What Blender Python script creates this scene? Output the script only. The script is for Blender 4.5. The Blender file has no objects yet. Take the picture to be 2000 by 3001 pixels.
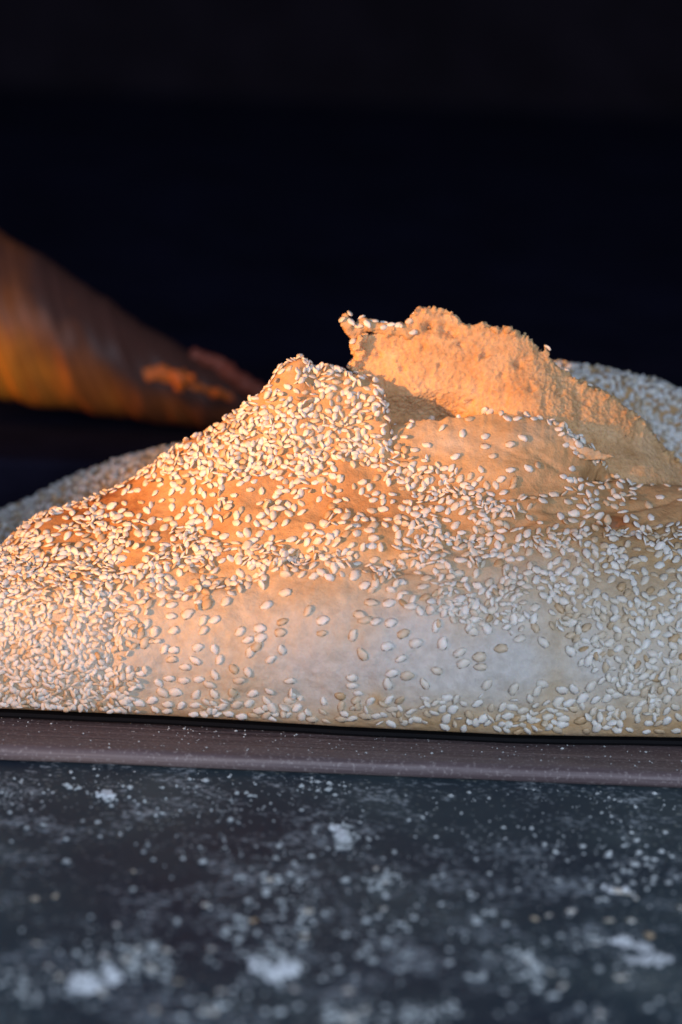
import bpy, bmesh, math, random
import numpy as np
from mathutils import Vector, Matrix, noise
from mathutils.bvhtree import BVHTree

random.seed(7)
rng = np.random.default_rng(7)
sc = bpy.context.scene
col = sc.collection
MM = 0.001

# ------------------------------------------------------------------ camera
ELEV = math.radians(15.0)
DIST = 0.900
PXM = 0.085 * MM                       # metres per photo pixel at the focus distance
TGT = Vector((0, 0, 0.0503))
ROLL = math.radians(2.4)
FWD = Vector((0, math.cos(ELEV), -math.sin(ELEV)))
UP0 = Vector((0, math.sin(ELEV), math.cos(ELEV)))
UPV = UP0 * math.cos(ROLL) - Vector((1, 0, 0)) * math.sin(ROLL)
RGT = Vector((1, 0, 0)) * math.cos(ROLL) + UP0 * math.sin(ROLL)
CAM = TGT - FWD * DIST
cam_d = bpy.data.cameras.new('camera')
cam = bpy.data.objects.new('camera', cam_d)
col.objects.link(cam)
cam.location = CAM
cam.rotation_euler = Matrix((RGT, UPV, -FWD)).transposed().to_euler()
cam_d.sensor_fit = 'VERTICAL'
cam_d.sensor_height = 36
cam_d.lens = 36 * DIST / (3001 * PXM)
cam_d.clip_start = 0.01
cam_d.clip_end = 50
cam_d.dof.use_dof = True
cam_d.dof.focus_distance = 0.900
cam_d.dof.aperture_fstop = 8.5
sc.camera = cam

# ------------------------------------------------------------------ world and light
w = bpy.data.worlds.new('World'); sc.world = w; w.use_nodes = True
bg = w.node_tree.nodes['Background']
bg.inputs['Color'].default_value = (0.50, 0.62, 1.0, 1)
bg.inputs['Strength'].default_value = 0.13

def aim(o, target):
    d = Vector(target) - o.location
    o.rotation_euler = d.to_track_quat('-Z', 'Y').to_euler()

ld = bpy.data.lights.new('warm_display_lamp', 'SPOT')
lo = bpy.data.objects.new('warm_display_lamp', ld); col.objects.link(lo)
ld.energy = 232; ld.color = (1.0, 0.405, 0.10)
ld.spot_size = math.radians(5.9); ld.spot_blend = 1.0
ld.shadow_soft_size = 0.022
lo.location = (-1.1983, -0.9910, 0.3307)
aim(lo, (0.0192, 0.0618, 0.0512))
pd_ = bpy.data.lights.new('added_pastry_spot', 'SPOT')  # added spot to brighten the pastry; stands for no actual lamp
po = bpy.data.objects.new('added_pastry_spot', pd_); col.objects.link(po)
pd_.energy = 7; pd_.color = (1.0, 0.50, 0.14)
pd_.spot_size = math.radians(17); pd_.spot_blend = 0.9; pd_.shadow_soft_size = 0.03
po.location = (-0.42, 0.12, 0.10)
aim(po, (-0.10, 0.205, 0.040))

ad = bpy.data.lights.new('window_daylight', 'AREA')
ao = bpy.data.objects.new('window_daylight', ad); col.objects.link(ao)
ad.shape = 'RECTANGLE'; ad.size = 0.7; ad.size_y = 0.5
ad.energy = 13; ad.color = (0.68, 0.79, 1.0)
ao.location = (0.22, -1.30, 0.46)
aim(ao, (0, 0, 0.03))

sc.view_settings.view_transform = 'Standard'
sc.view_settings.look = 'None'
sc.view_settings.exposure = 0
sc.view_settings.gamma = 1

# ------------------------------------------------------------------ geometry of the view, used to measure the photograph
def ray(px, py):
    return (FWD * DIST + RGT * ((px - 1000) * PXM) - UPV * ((py - 1500.5) * PXM))
def at_y(px, py, y):
    """point seen at photo pixel on the vertical plane at depth y (metres)"""
    r = ray(px, py); t = (y - CAM.y) / r.y
    return CAM + r * t
def at_z(px, py, z):
    r = ray(px, py); t = (z - CAM.z) / r.z
    return CAM + r * t
def project(P):
    P = np.asarray(P, float) - np.array(CAM)
    d = P @ np.array(FWD)
    X = P @ np.array(RGT) / d * DIST / PXM + 1000
    Y = 1500.5 - P @ np.array(UPV) / d * DIST / PXM
    return X, Y
YAW = 0.0                             # the board and the loaf stand slightly turned: right side nearer
def ym(x, y):                           # depth in mm in the turned frame -> metres
    return y * MM + YAW * x

# ------------------------------------------------------------------ object helpers
def mesh_obj(name, verts, faces, mat=None, parent=None, smooth=True):
    me = bpy.data.meshes.new(name)
    me.from_pydata([tuple(v) for v in verts], [], [tuple(f) for f in faces])
    me.validate(); me.update()
    if smooth:
        me.polygons.foreach_set('use_smooth', [True] * len(me.polygons))
    if mat: me.materials.append(mat)
    o = bpy.data.objects.new(name, me); col.objects.link(o)
    if parent: o.parent = parent
    return o
def tag(o, label=None, cat=None, group=None, kind=None):
    if label: o['label'] = label
    if cat: o['category'] = cat
    if group: o['group'] = group
    if kind: o['kind'] = kind
def empty(name, loc=(0, 0, 0)):
    o = bpy.data.objects.new(name, None); col.objects.link(o)
    o.location = loc; o.empty_display_size = 0.02
    return o
def keep_world(o, parent):
    o.parent = parent
    o.matrix_parent_inverse = Matrix.Translation(-parent.location)

# ------------------------------------------------------------------ materials
def new_mat(name):
    m = bpy.data.materials.new(name); m.use_nodes = True
    nt = m.node_tree
    return m, nt, nt.nodes['Principled BSDF']
def N(nt, t, **kw):
    n = nt.nodes.new(t)
    for k, v in kw.items():
        if k in n.inputs.keys(): n.inputs[k].default_value = v
        else: setattr(n, k, v)
    return n
def noise_tex(nt, scale, detail=4, rough=0.6, vec=None):
    n = N(nt, 'ShaderNodeTexNoise', Scale=scale, Detail=detail, Roughness=rough)
    if vec is not None: nt.links.new(vec, n.inputs['Vector'])
    return n
def ramp(nt, src, stops):
    r = nt.nodes.new('ShaderNodeValToRGB')
    el = r.color_ramp.elements
    while len(el) > 1: el.remove(el[-1])
    el[0].position, el[0].color = stops[0][0], stops[0][1]
    for p, c in stops[1:]:
        e = el.new(p); e.color = c
    nt.links.new(src, r.inputs['Fac'])
    return r
def mix(nt, fac, a, b, blend='MIX'):
    m = nt.nodes.new('ShaderNodeMix'); m.data_type = 'RGBA'; m.blend_type = blend
    for s, v in ((m.inputs[0], fac), (m.inputs[6], a), (m.inputs[7], b)):
        if hasattr(v, 'links'): nt.links.new(v, s)
        else: s.default_value = v
    return m.outputs[2]
def bump(nt, bsdf, src, strength, dist, prev=None):
    b = nt.nodes.new('ShaderNodeBump')
    b.inputs['Strength'].default_value = strength
    b.inputs['Distance'].default_value = dist
    nt.links.new(src, b.inputs['Height'])
    if prev: nt.links.new(prev.outputs[0], b.inputs['Normal'])
    nt.links.new(b.outputs[0], bsdf.inputs['Normal'])
    return b
def objco(nt):
    g = nt.nodes.new('ShaderNodeNewGeometry')
    return g.outputs['Position'], g

# crust: pale dough low down, browned skin higher up; the amount of browning is an attribute of the skin
def crust_material():
    m, nt, b = new_mat('bread_crust')
    pos, g = objco(nt)
    at = N(nt, 'ShaderNodeAttribute', attribute_name='browning')
    n1 = noise_tex(nt, 55, 5, 0.6, pos)
    n2 = noise_tex(nt, 420, 4, 0.7, pos)
    add = N(nt, 'ShaderNodeMath', operation='MULTIPLY_ADD'); nt.links.new(n1.outputs[0], add.inputs[0])
    add.inputs[1].default_value = 0.55; nt.links.new(at.outputs['Fac'], add.inputs[2])
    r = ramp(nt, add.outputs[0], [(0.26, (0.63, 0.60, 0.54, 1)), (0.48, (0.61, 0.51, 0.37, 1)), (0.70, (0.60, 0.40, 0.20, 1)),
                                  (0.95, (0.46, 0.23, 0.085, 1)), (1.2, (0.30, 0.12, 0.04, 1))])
    fine = ramp(nt, n2.outputs[0], [(0.35, (0.86, 0.84, 0.82, 1)), (0.65, (1.06, 1.05, 1.04, 1))])
    c = mix(nt, 1.0, r.outputs[0], fine.outputs[0], 'MULTIPLY')
    nt.links.new(c, b.inputs['Base Color'])
    b.inputs['Roughness'].default_value = 0.55
    b.inputs['Specular IOR Level'].default_value = 0.35
    b.inputs['Subsurface Weight'].default_value = 0.15
    b.inputs['Subsurface Radius'].default_value = (1.0, 0.5, 0.25)
    b.inputs['Subsurface Scale'].default_value = 0.0015
    n3 = noise_tex(nt, 900, 5, 0.65, pos)
    vb = N(nt, 'ShaderNodeTexVoronoi', Scale=260); nt.links.new(pos, vb.inputs['Vector'])
    vr = ramp(nt, vb.outputs['Distance'], [(0.05, (1, 1, 1, 1)), (0.3, (0, 0, 0, 1))])
    n4 = noise_tex(nt, 140, 5, 0.7, pos)
    p = bump(nt, b, n4.outputs[0], 0.5, 0.0012)
    p = bump(nt, b, vr.outputs[0], 0.25, 0.0005, p)
    p = bump(nt, b, n2.outputs[0], 0.45, 0.0007, p)
    bump(nt, b, n3.outputs[0], 0.4, 0.0003, p)
    return m
def seed_material(name='sesame_hull', tint=(1, 1, 1)):
    m, nt, b = new_mat(name)
    g = nt.nodes.new('ShaderNodeNewGeometry')
    oi = nt.nodes.new('ShaderNodeObjectInfo')
    a = N(nt, 'ShaderNodeMath', operation='ADD')
    nt.links.new(g.outputs['Random Per Island'], a.inputs[0]); nt.links.new(oi.outputs['Random'], a.inputs[1])
    f = N(nt, 'ShaderNodeMath', operation='FRACT'); nt.links.new(a.outputs[0], f.inputs[0])
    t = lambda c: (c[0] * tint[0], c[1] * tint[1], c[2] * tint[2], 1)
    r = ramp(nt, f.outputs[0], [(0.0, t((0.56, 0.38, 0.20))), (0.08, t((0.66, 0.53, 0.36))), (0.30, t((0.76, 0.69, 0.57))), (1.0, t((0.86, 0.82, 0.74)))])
    nt.links.new(r.outputs[0], b.inputs['Base Color'])
    b.inputs['Roughness'].default_value = 0.42
    b.inputs['Specular IOR Level'].default_value = 0.4
    b.inputs['Subsurface Weight'].default_value = 0.2
    b.inputs['Subsurface Radius'].default_value = (1.0, 0.6, 0.35)
    b.inputs['Subsurface Scale'].default_value = 0.0008
    n = noise_tex(nt, 1500, 3, 0.6, g.outputs['Position'])
    bump(nt, b, n.outputs[0], 0.25, 0.0002)
    return m
def crumb_material():
    m, nt, b = new_mat('bread_crumb')
    pos, g = objco(nt)
    n1 = noise_tex(nt, 120, 5, 0.65, pos)
    n2 = noise_tex(nt, 900, 4, 0.7, pos)
    v = N(nt, 'ShaderNodeTexVoronoi', Scale=700); nt.links.new(pos, v.inputs['Vector'])
    r = ramp(nt, n1.outputs[0], [(0.3, (0.62, 0.36, 0.17, 1)), (0.55, (0.76, 0.49, 0.26, 1)), (0.8, (0.84, 0.60, 0.36, 1))])
    fine = ramp(nt, n2.outputs[0], [(0.3, (0.82, 0.76, 0.68, 1)), (0.65, (1.05, 1.04, 1.02, 1))])
    nt.links.new(mix(nt, 1.0, r.outputs[0], fine.outputs[0], 'MULTIPLY'), b.inputs['Base Color'])
    b.inputs['Roughness'].default_value = 0.9
    b.inputs['Specular IOR Level'].default_value = 0.15
    b.inputs['Subsurface Weight'].default_value = 0.35
    b.inputs['Subsurface Radius'].default_value = (1.0, 0.6, 0.3)
    b.inputs['Subsurface Scale'].default_value = 0.004
    p = bump(nt, b, v.outputs['Distance'], 0.35, 0.0006)
    bump(nt, b, n2.outputs[0], 0.7, 0.0009, p)
    return m
M_CRUST = crust_material()
M_SEED = seed_material()
M_CRUMB = crumb_material()

# ------------------------------------------------------------------ setting: counter, board, shelf, back wall
def counter_material():
    m, nt, b = new_mat('dusty_dark_counter')
    pos, g = objco(nt)
    big = noise_tex(nt, 16, 3, 0.55, pos)
    mid = noise_tex(nt, 75, 4, 0.65, pos)
    fine = noise_tex(nt, 520, 3, 0.7, pos)
    base = ramp(nt, big.outputs[0], [(0.35, (0.012, 0.026, 0.046, 1)), (0.55, (0.040, 0.066, 0.080, 1)), (0.75, (0.13, 0.165, 0.165, 1))])
    # flour: clustered, grainy
    mul = N(nt, 'ShaderNodeMath', operation='MULTIPLY'); nt.links.new(mid.outputs[0], mul.inputs[0]); nt.links.new(fine.outputs[0], mul.inputs[1])
    fl = ramp(nt, mul.outputs[0], [(0.275, (0, 0, 0, 1)), (0.43, (0.85, 0.85, 0.85, 1))])
    c = mix(nt, fl.outputs[0], base.outputs[0], (0.55, 0.62, 0.64, 1))
    v = N(nt, 'ShaderNodeTexVoronoi', Scale=330); nt.links.new(pos, v.inputs['Vector'])
    sp = ramp(nt, v.outputs['Distance'], [(0.10, (1, 1, 1, 1)), (0.22, (0, 0, 0, 1))])
    gate = ramp(nt, big.outputs[0], [(0.42, (0.02, 0.02, 0.02, 1)), (0.62, (0.55, 0.55, 0.55, 1))])
    f2 = N(nt, 'ShaderNodeMath', operation='MULTIPLY'); nt.links.new(sp.outputs[0], f2.inputs[0]); nt.links.new(gate.outputs[0], f2.inputs[1])
    c = mix(nt, f2.outputs[0], c, (0.60, 0.64, 0.54, 1))
    nt.links.new(c, b.inputs['Base Color'])
    b.inputs['Roughness'].default_value = 0.62
    b.inputs['Specular IOR Level'].default_value = 0.3
    bump(nt, b, fine.outputs[0], 0.3, 0.0004)
    return m
def board_material():
    m, nt, b = new_mat('dark_worn_wood')
    tc = nt.nodes.new('ShaderNodeTexCoord')
    mp = nt.nodes.new('ShaderNodeMapping'); nt.links.new(tc.outputs['Object'], mp.inputs['Vector'])
    mp.inputs['Scale'].default_value = (6, 260, 300)
    gr = noise_tex(nt, 1.0, 5, 0.65, mp.outputs[0])
    sp = noise_tex(nt, 1100, 2, 0.6, tc.outputs['Object'])
    r = ramp(nt, gr.outputs[0], [(0.3, (0.085, 0.058, 0.062, 1)), (0.55, (0.17, 0.125, 0.125, 1)), (0.8, (0.32, 0.24, 0.21, 1))])
    s2 = ramp(nt, sp.outputs[0], [(0.56, (0, 0, 0, 1)), (0.70, (0.7, 0.7, 0.7, 1))])
    nt.links.new(mix(nt, s2.outputs[0], r.outputs[0], (0.42, 0.36, 0.34, 1)), b.inputs['Base Color'])
    b.inputs['Roughness'].default_value = 0.5
    bump(nt, b, gr.outputs[0], 0.8, 0.001)
    return m
def plain(name, c, rough=0.8, spec=0.2):
    m, nt, b = new_mat(name)
    pos, g = objco(nt)
    n = noise_tex(nt, 30, 5, 0.6, pos)
    r = ramp(nt, n.outputs[0], [(0.3, (*[x * 0.7 for x in c], 1)), (0.7, (*[x * 1.3 for x in c], 1))])
    nt.links.new(r.outputs[0], b.inputs['Base Color'])
    b.inputs['Roughness'].default_value = rough
    b.inputs['Specular IOR Level'].default_value = spec
    return m
M_COUNTER = counter_material(); M_BOARD = board_material()
M_BLACK = plain('matt_black_shelf', (0.010, 0.010, 0.022), 0.95, 0.02)
M_WALL = plain('black_back_panel', (0.012, 0.009, 0.013), 0.95, 0.05)

BT = 0.0042                              # board thickness
ZC = -BT
def grid(x0, x1, y0, y1, nx, ny, zf):
    xs = np.linspace(x0, x1, nx); ys = np.linspace(y0, y1, ny)
    V = [(x, y, zf(x, y)) for y in ys for x in xs]
    F = [(j * nx + i, j * nx + i + 1, (j + 1) * nx + i + 1, (j + 1) * nx + i) for j in range(ny - 1) for i in range(nx - 1)]
    return V, F
V, F = grid(-0.6, 0.6, -1.1, 0.55, 120, 160, lambda x, y: ZC + 0.0003 * noise.noise((x * 18, y * 18, 1)))
counter = mesh_obj('counter', V, F, M_COUNTER)
tag(counter, 'dark blue grey counter dusted with flour and specks in front of the bread', kind='structure')

# board: measured front edge, rounded nose
def board():
    a = at_z(0, 2186, 0); b_ = at_z(2000, 2268, 0)
    d = (b_ - a); d.z = 0; d.normalize(); n = Vector((-d.y, d.x, 0))
    mid = (a + b_) * 0.5
    prof = []
    R = BT * 0.5
    for k in range(13):
        t = -math.pi / 2 + math.pi * k / 12
        prof.append((-R * math.cos(t) * 1.0 + R, -R + R * math.sin(t)))
    prof += [(0.006, 0.0), (0.012, 0.0), (0.03, 0), (0.16, 0.0), (0.16, -BT)]
    nx = 160; V = []; F = []
    for i in range(nx):
        s = -0.32 + 0.64 * i / (nx - 1)
        wob = 0.0005 * noise.noise((s * 25, 3, 1)) + 0.00015 * noise.noise((s * 160, 3, 5))
        for (q, z) in prof:
            zz = z + (0.00025 * noise.noise((s * 60, q * 400, 9)) if z > -0.001 and q < 0.15 else 0)
            V.append((s, q + wob, zz))
    k = len(prof)
    for i in range(nx - 1):
        for j in range(k):
            F.append((i * k + j, i * k + (j + 1) % k, (i + 1) * k + (j + 1) % k, (i + 1) * k + j))
    F.append(tuple(range(k))); F.append(tuple(reversed([(nx - 1) * k + j for j in range(k)])))
    o = mesh_obj('wooden_board', V, F, M_BOARD)
    o.location = mid; o.location.z = 0.0
    o.rotation_euler = (0, 0, math.atan2(d.y, d.x))
    bm = bmesh.new(); bm.from_mesh(o.data); bmesh.ops.recalc_face_normals(bm, faces=bm.faces); bm.to_mesh(o.data); bm.free()
    tag(o, 'thin dark reddish brown board with rounded edge lying under the seeded bread', 'board')
    return o
board_o = board()

# raised black shelf behind the loaves and the black panel that closes the case
def box(name, x0, x1, y0, y1, z0, z1, mat, bevel=0.002):
    bm = bmesh.new()
    bmesh.ops.create_cube(bm, size=1)
    for v in bm.verts:
        v.co = Vector(((x0 + x1) / 2 + v.co.x * (x1 - x0), (y0 + y1) / 2 + v.co.y * (y1 - y0), (z0 + z1) / 2 + v.co.z * (z1 - z0)))
    bmesh.ops.bevel(bm, geom=bm.edges[:], offset=bevel, segments=2, affect='EDGES', profile=0.5)
    me = bpy.data.meshes.new(name); bm.to_mesh(me); bm.free(); me.materials.append(mat)
    o = bpy.data.objects.new(name, me); col.objects.link(o); return o
SHZ = 0.018
sh = box('raised_shelf', -0.5, 0.5, 0.165, 0.90, ZC + 0.001, SHZ, M_BLACK)
tag(sh, 'matt black raised shelf in the dark behind the breads', kind='structure')
wl = box('back_wall', -0.6, 0.6, 0.92, 0.95, ZC + 0.001, 0.75, M_WALL)
tag(wl, 'near black back wall of the dark space behind the breads', kind='structure')

# ------------------------------------------------------------------ seeds
def seed_template(seg=6, rings=4, var=0):
    r = random.Random(100 + var)
    V = []; F = []
    L = 1.0; W = r.uniform(0.63, 0.75); T = r.uniform(0.22, 0.30)
    sk = r.uniform(-0.06, 0.06)
    V.append((-0.5 * L, 0, 0))
    for j in range(rings):
        t = (j + 1) / (rings + 1)
        x = -0.5 + 0.5 * (1 - math.cos(math.pi * t))
        rad = math.sin(math.pi * t) ** 0.85 * (1.0 - 0.40 * (x + 0.1))
        for k in range(seg):
            a = 2 * math.pi * (k + 0.5 * (j % 2)) / seg
            V.append((x, sk * math.sin(math.pi * t) + 0.5 * W * rad * math.cos(a), 0.5 * T * rad * math.sin(a) * (1.15 if math.sin(a) > 0 else 0.85)))
    V.append((0.5 * L, 0, 0))
    for k in range(seg): F.append((0, 1 + (k + 1) % seg, 1 + k))
    for j in range(rings - 1):
        for k in range(seg):
            a = 1 + j * seg + k; b_ = 1 + j * seg + (k + 1) % seg
            F.append((a, b_, b_ + seg, a + seg))
    e = len(V) - 1
    for k in range(seg): F.append((e, 1 + (rings - 1) * seg + k, 1 + (rings - 1) * seg + (k + 1) % seg))
    return np.array(V), F
TEMPL = [seed_template(var=i) for i in range(5)]
SEED_ME = []
def seed_meshes(mat):
    out = []
    for V, F in TEMPL:
        me = bpy.data.meshes.new('sesame_seed'); me.from_pydata([tuple(v) for v in V], [], F); me.update()
        me.polygons.foreach_set('use_smooth', [True] * len(me.polygons)); me.materials.append(mat); out.append(me)
    return out
SEED_ME = seed_meshes(M_SEED)
def seed_matrix(p, n, ang, length, tilt=0.0, roll=0.0, lift=0.0, tdir=None, wscale=1.0):
    n = Vector(n).normalized()
    if tdir is None:
        ref = Vector((1, 0, 0)) if abs(n.x) < 0.8 else Vector((0, 1, 0))
        t = (ref - n * ref.dot(n)).normalized()
        t = (Matrix.Rotation(ang, 3, n) @ t)
    else:
        t = (tdir - n * tdir.dot(n)).normalized()
    b_ = n.cross(t)
    if tilt: R1 = Matrix.Rotation(tilt, 3, b_); t = R1 @ t; n2 = R1 @ n
    else: n2 = n
    if roll: R2 = Matrix.Rotation(roll, 3, t); n2 = R2 @ n2; b_ = n2.cross(t)
    else: b_ = n2.cross(t)
    m = Matrix((t * length, b_ * length * wscale, n2 * length)).transposed().to_4x4()
    m.translation = Vector(p) + n * lift
    return m
def join_seeds(name, mats, parent, mat):
    Vs = []; Fs = []; base = 0
    for i, m in enumerate(mats):
        V, F = TEMPL[i % 5]
        A = np.array(m)
        W = V @ A[:3, :3].T + A[:3, 3]
        Vs.append(W); Fs.extend([tuple(x + base for x in f) for f in F]); base += len(V)
    o = mesh_obj(name, np.concatenate(Vs), Fs, mat)
    keep_world(o, parent); o['kind'] = 'stuff'
    return o
def place_seeds(mats, parent, n_ind, mat=M_SEED, mes=None):
    """the 300 seeds that show largest as objects, the rest as one part"""
    C_ = np.array([m.translation for m in mats])
    X, Y = project(C_)
    fd = np.array(FWD)
    areas = []
    for i, m in enumerate(mats):
        t = np.array(m.col[0][:3]); b_ = np.array(m.col[1][:3])
        a = abs(np.cross(t, b_) @ fd)
        seen = -10 < X[i] < 2010 and VIS(C_[i])
        areas.append(a if seen else a * 0.0001)
    order = np.argsort(-np.array(areas))
    for i in order[:n_ind]:
        o = bpy.data.objects.new('sesame_seed', (mes or SEED_ME)[i % 5])
        col.objects.link(o)
        o.parent = parent
        o.matrix_parent_inverse = Matrix.Translation(-parent.location)
        o.matrix_basis = mats[i]
    rest = [mats[i] for i in order[n_ind:]]
    if rest: join_seeds('sesame_seeds', rest, parent, mat)

# ------------------------------------------------------------------ lofted loaf body
def lerp_curve(pts, xs):
    P = np.array(pts)
    return np.interp(xs, P[:, 0], P[:, 1])
def smooth(a, k):
    if k < 2: return a
    ker = np.hanning(k + 2)[1:-1]; ker /= ker.sum()
    pad = np.pad(a, k, mode='edge')
    return np.convolve(pad, ker, 'same')[k:-k]
def loft(curves, nu, nv):
    """curves: list of arrays [nu,3]; Catmull-Rom across them"""
    C_ = np.array(curves)              # k, nu, 3
    k = C_.shape[0]
    d = np.linalg.norm(np.diff(C_, axis=0), axis=2).mean(axis=1)
    s = np.concatenate([[0], np.cumsum(np.maximum(d, 1e-4))])
    t = np.linspace(0, s[-1], nv)
    out = np.zeros((nv, nu, 3))
    for i, tt in enumerate(t):
        j = min(np.searchsorted(s, tt, 'right') - 1, k - 2)
        h = s[j + 1] - s[j]; a = (tt - s[j]) / h
        p0, p1 = C_[j], C_[j + 1]
        m0 = (C_[j + 1] - C_[j - 1]) / (s[j + 1] - s[j - 1]) * h if j > 0 else (p1 - p0)
        m1 = (C_[j + 2] - C_[j]) / (s[j + 2] - s[j]) * h if j < k - 2 else (p1 - p0)
        out[i] = (2 * a**3 - 3 * a**2 + 1) * p0 + (a**3 - 2 * a**2 + a) * m0 + (-2 * a**3 + 3 * a**2) * p1 + (a**3 - a**2) * m1
    return out
def grid_normals(G):
    du = np.gradient(G, axis=1); dv = np.gradient(G, axis=0)
    n = np.cross(du, dv); n /= np.linalg.norm(n, axis=2, keepdims=True) + 1e-12
    return n
def blob(X, Y, cx, cy, rx, ry, ang=0):
    a = math.radians(ang); dx = X - cx; dy = Y - cy
    u = dx * math.cos(a) - dy * math.sin(a); v = dx * math.sin(a) + dy * math.cos(a)
    return np.exp(-(u / rx) ** 2 - (v / ry) ** 2)
def fnoise(P, s, seed=0.0, oct_=3):
    return np.array([noise.fractal((p[0] * s + seed, p[1] * s + seed, p[2] * s), 1.0, 2.0, oct_) for p in P])
def grid_mesh(name, G, mat, closed_bottom=True):
    nv, nu, _ = G.shape
    V = G.reshape(-1, 3)
    F = []
    for j in range(nv - 1):
        b0 = j * nu
        F += [(b0 + i, b0 + i + 1, b0 + nu + i + 1, b0 + nu + i) for i in range(nu - 1)]
    if closed_bottom:
        F += [((nv - 1) * nu + i, (nv - 1) * nu + i + 1, i + 1, i) for i in range(nu - 1)]
        F.append(tuple(j * nu for j in range(nv))[::-1]); F.append(tuple(j * nu + nu - 1 for j in range(nv)))
    return mesh_obj(name, V, F, mat)
NU, NV = 460, 360
pxs = np.linspace(-700, 2700, NU)

def curve_px(pts, ydef):
    """pts (px,py), depth in mm in the turned frame, constant or table -> world points for every column"""
    py = smooth(lerp_curve(pts, pxs), 5)
    yy = lerp_curve(ydef, pxs) if isinstance(ydef, list) else np.full(NU, float(ydef))
    yy = smooth(yy, 9)
    out = np.zeros((NU, 3))
    for i in range(NU):
        x = (pxs[i] - 1000) * PXM
        p = at_y(pxs[i], py[i], ym(x, yy[i])); out[i] = p
    return out
# loaf in front
base_pts = [(-700, 2035), (0, 2074), (500, 2096), (1000, 2126), (1500, 2150), (2000, 2158), (2700, 2185)]
def base_curve(z, dy):
    py = smooth(lerp_curve(base_pts, pxs), 5); out = np.zeros((NU, 3))
    for i in range(NU):
        p = at_z(pxs[i], py[i], 0.0031); out[i] = (p.x, p.y + dy * MM, z)
    return out
B0 = base_curve(0.0023, 16)
B1 = base_curve(0.0024, 9)
B2 = base_curve(0.0031, 0.0)
ybase = B2[:, 1].copy()
def rel(pts, dy):
    """curve through photo points, dy mm behind the base line"""
    py = smooth(lerp_curve(pts, pxs), 5)
    dd = smooth(lerp_curve(dy, pxs), 15) if isinstance(dy, list) else np.full(NU, float(dy))
    out = np.zeros((NU, 3))
    for i in range(NU):
        out[i] = at_y(pxs[i], py[i], ybase[i] + dd[i] * MM)
    return out
C1 = rel([(-700, 1960), (0, 1985), (1000, 2020), (2000, 2050), (2700, 2070)], -3.0)
C2 = rel([(-700, 1840), (0, 1860), (1000, 1880), (2000, 1900), (2700, 1920)], -1.5)
C3 = rel([(-700, 1760), (0, 1740), (500, 1745), (1000, 1720), (1500, 1740), (2000, 1740), (2700, 1780)], [(-700, 6), (0, 6), (700, 4), (1400, 4), (2700, 5)])
C4 = rel([(-700, 1720), (0, 1665), (300, 1640), (500, 1620), (1000, 1560), (1500, 1580), (2000, 1590), (2700, 1660)], [(-700, 18), (0, 18), (1000, 17), (2000, 18), (2700, 20)])
C5 = rel([(-700, 1690), (0, 1632), (150, 1570), (300, 1540), (500, 1480), (700, 1400), (1000, 1380), (1200, 1400), (1500, 1400), (1800, 1470), (2000, 1500), (2700, 1590)], [(-700, 28), (0, 29), (1000, 33), (1500, 32), (2700, 32)])
ridge_pts = [(-700, 1672), (-200, 1650), (0, 1606), (60, 1572), (130, 1512), (250, 1478), (400, 1408), (540, 1312), (700, 1218), (770, 1158), (830, 1085), (880, 1064), (920, 1098), (960, 1084), (1000, 1105), (1050, 1112), (1095, 1134),
             (1122, 1168), (1130, 1215), (1134, 1254), (1155, 1247), (1250, 1228), (1330, 1218), (1420, 1206), (1500, 1208), (1580, 1236), (1650, 1260), (1700, 1288), (1735, 1332), (1790, 1362), (1840, 1420), (2000, 1430), (2700, 1540)]
def ridge():
    py = smooth(lerp_curve(ridge_pts, pxs), 2)
    tz = ((pxs > 1130) & (pxs < 1850)) * 1.0
    py = py + tz * np.array([7 * noise.noise((p * 0.03, 4, 1)) + 6 * noise.noise((p * 0.09, 1, 7)) for p in pxs])
    dd = smooth(lerp_curve([(-700, 38), (0, 40), (500, 44), (830, 48), (1060, 50), (1120, 46), (1800, 44), (2700, 44)], pxs), 7)
    out = np.zeros((NU, 3))
    for i in range(NU): out[i] = at_y(pxs[i], py[i], ybase[i] + dd[i] * MM)
    return out
C6 = ridge()
torn = np.clip((pxs - 1110) / 25, 0, 1) * np.clip((2050 - pxs) / 200, 0, 1)
C7 = C6.copy(); C7[:, 1] += 0.0020 + 0.004 * (1 - torn); C7[:, 2] -= 0.0012 + 0.0035 * torn
C8 = C6.copy(); C8[:, 1] += 0.006 + 0.010 * (1 - torn); C8[:, 2] -= 0.007 + 0.011 * torn
C9 = C6.copy(); C9[:, 1] += 0.030; C9[:, 2] = np.maximum(C9[:, 2] * 0.62 - 0.004 * torn, 0.008)
C10 = C6.copy(); C10[:, 1] += 0.040; C10[:, 2] = 0.010
C11 = C6.copy(); C11[:, 1] += 0.036; C11[:, 2] = 0.0006
G = loft([B0, B1, B2, C1, C2, C3, C4, C5, C6, C7, C8, C9, C10, C11], NU, NV)
X, Y = project(G.reshape(-1, 3)); X = X.reshape(NV, NU); Y = Y.reshape(NV, NU)
Nn = grid_normals(G)
if (Nn[60, NU // 2] @ np.array(FWD)) > 0: Nn = -Nn
P = G.reshape(-1, 3)
n_big = fnoise(P, 45, 3.1, 3).reshape(NV, NU)
n_mid = fnoise(P, 170, 8.7, 3).reshape(NV, NU)
n_sml = fnoise(P, 600, 1.7, 2).reshape(NV, NU)
front = (G[:, :, 1] < (C6[:, 1])[None, :] + 0.002).astype(float)
disp = 1.5 * n_big + 0.45 * n_mid + 0.10 * n_sml
D = 0
D += -3.2 * blob(X, Y, 868, 1625, 36, 26, 10)          # small pit beside the seed clump
D += 1.3 * blob(X, Y, 820, 1640, 60, 34)
D += -2.6 * blob(X, Y, 1460, 1552, 95, 12, 14)         # crease right of the seed clump
D += 1.6 * blob(X, Y, 1420, 1520, 90, 40, -20)
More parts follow.
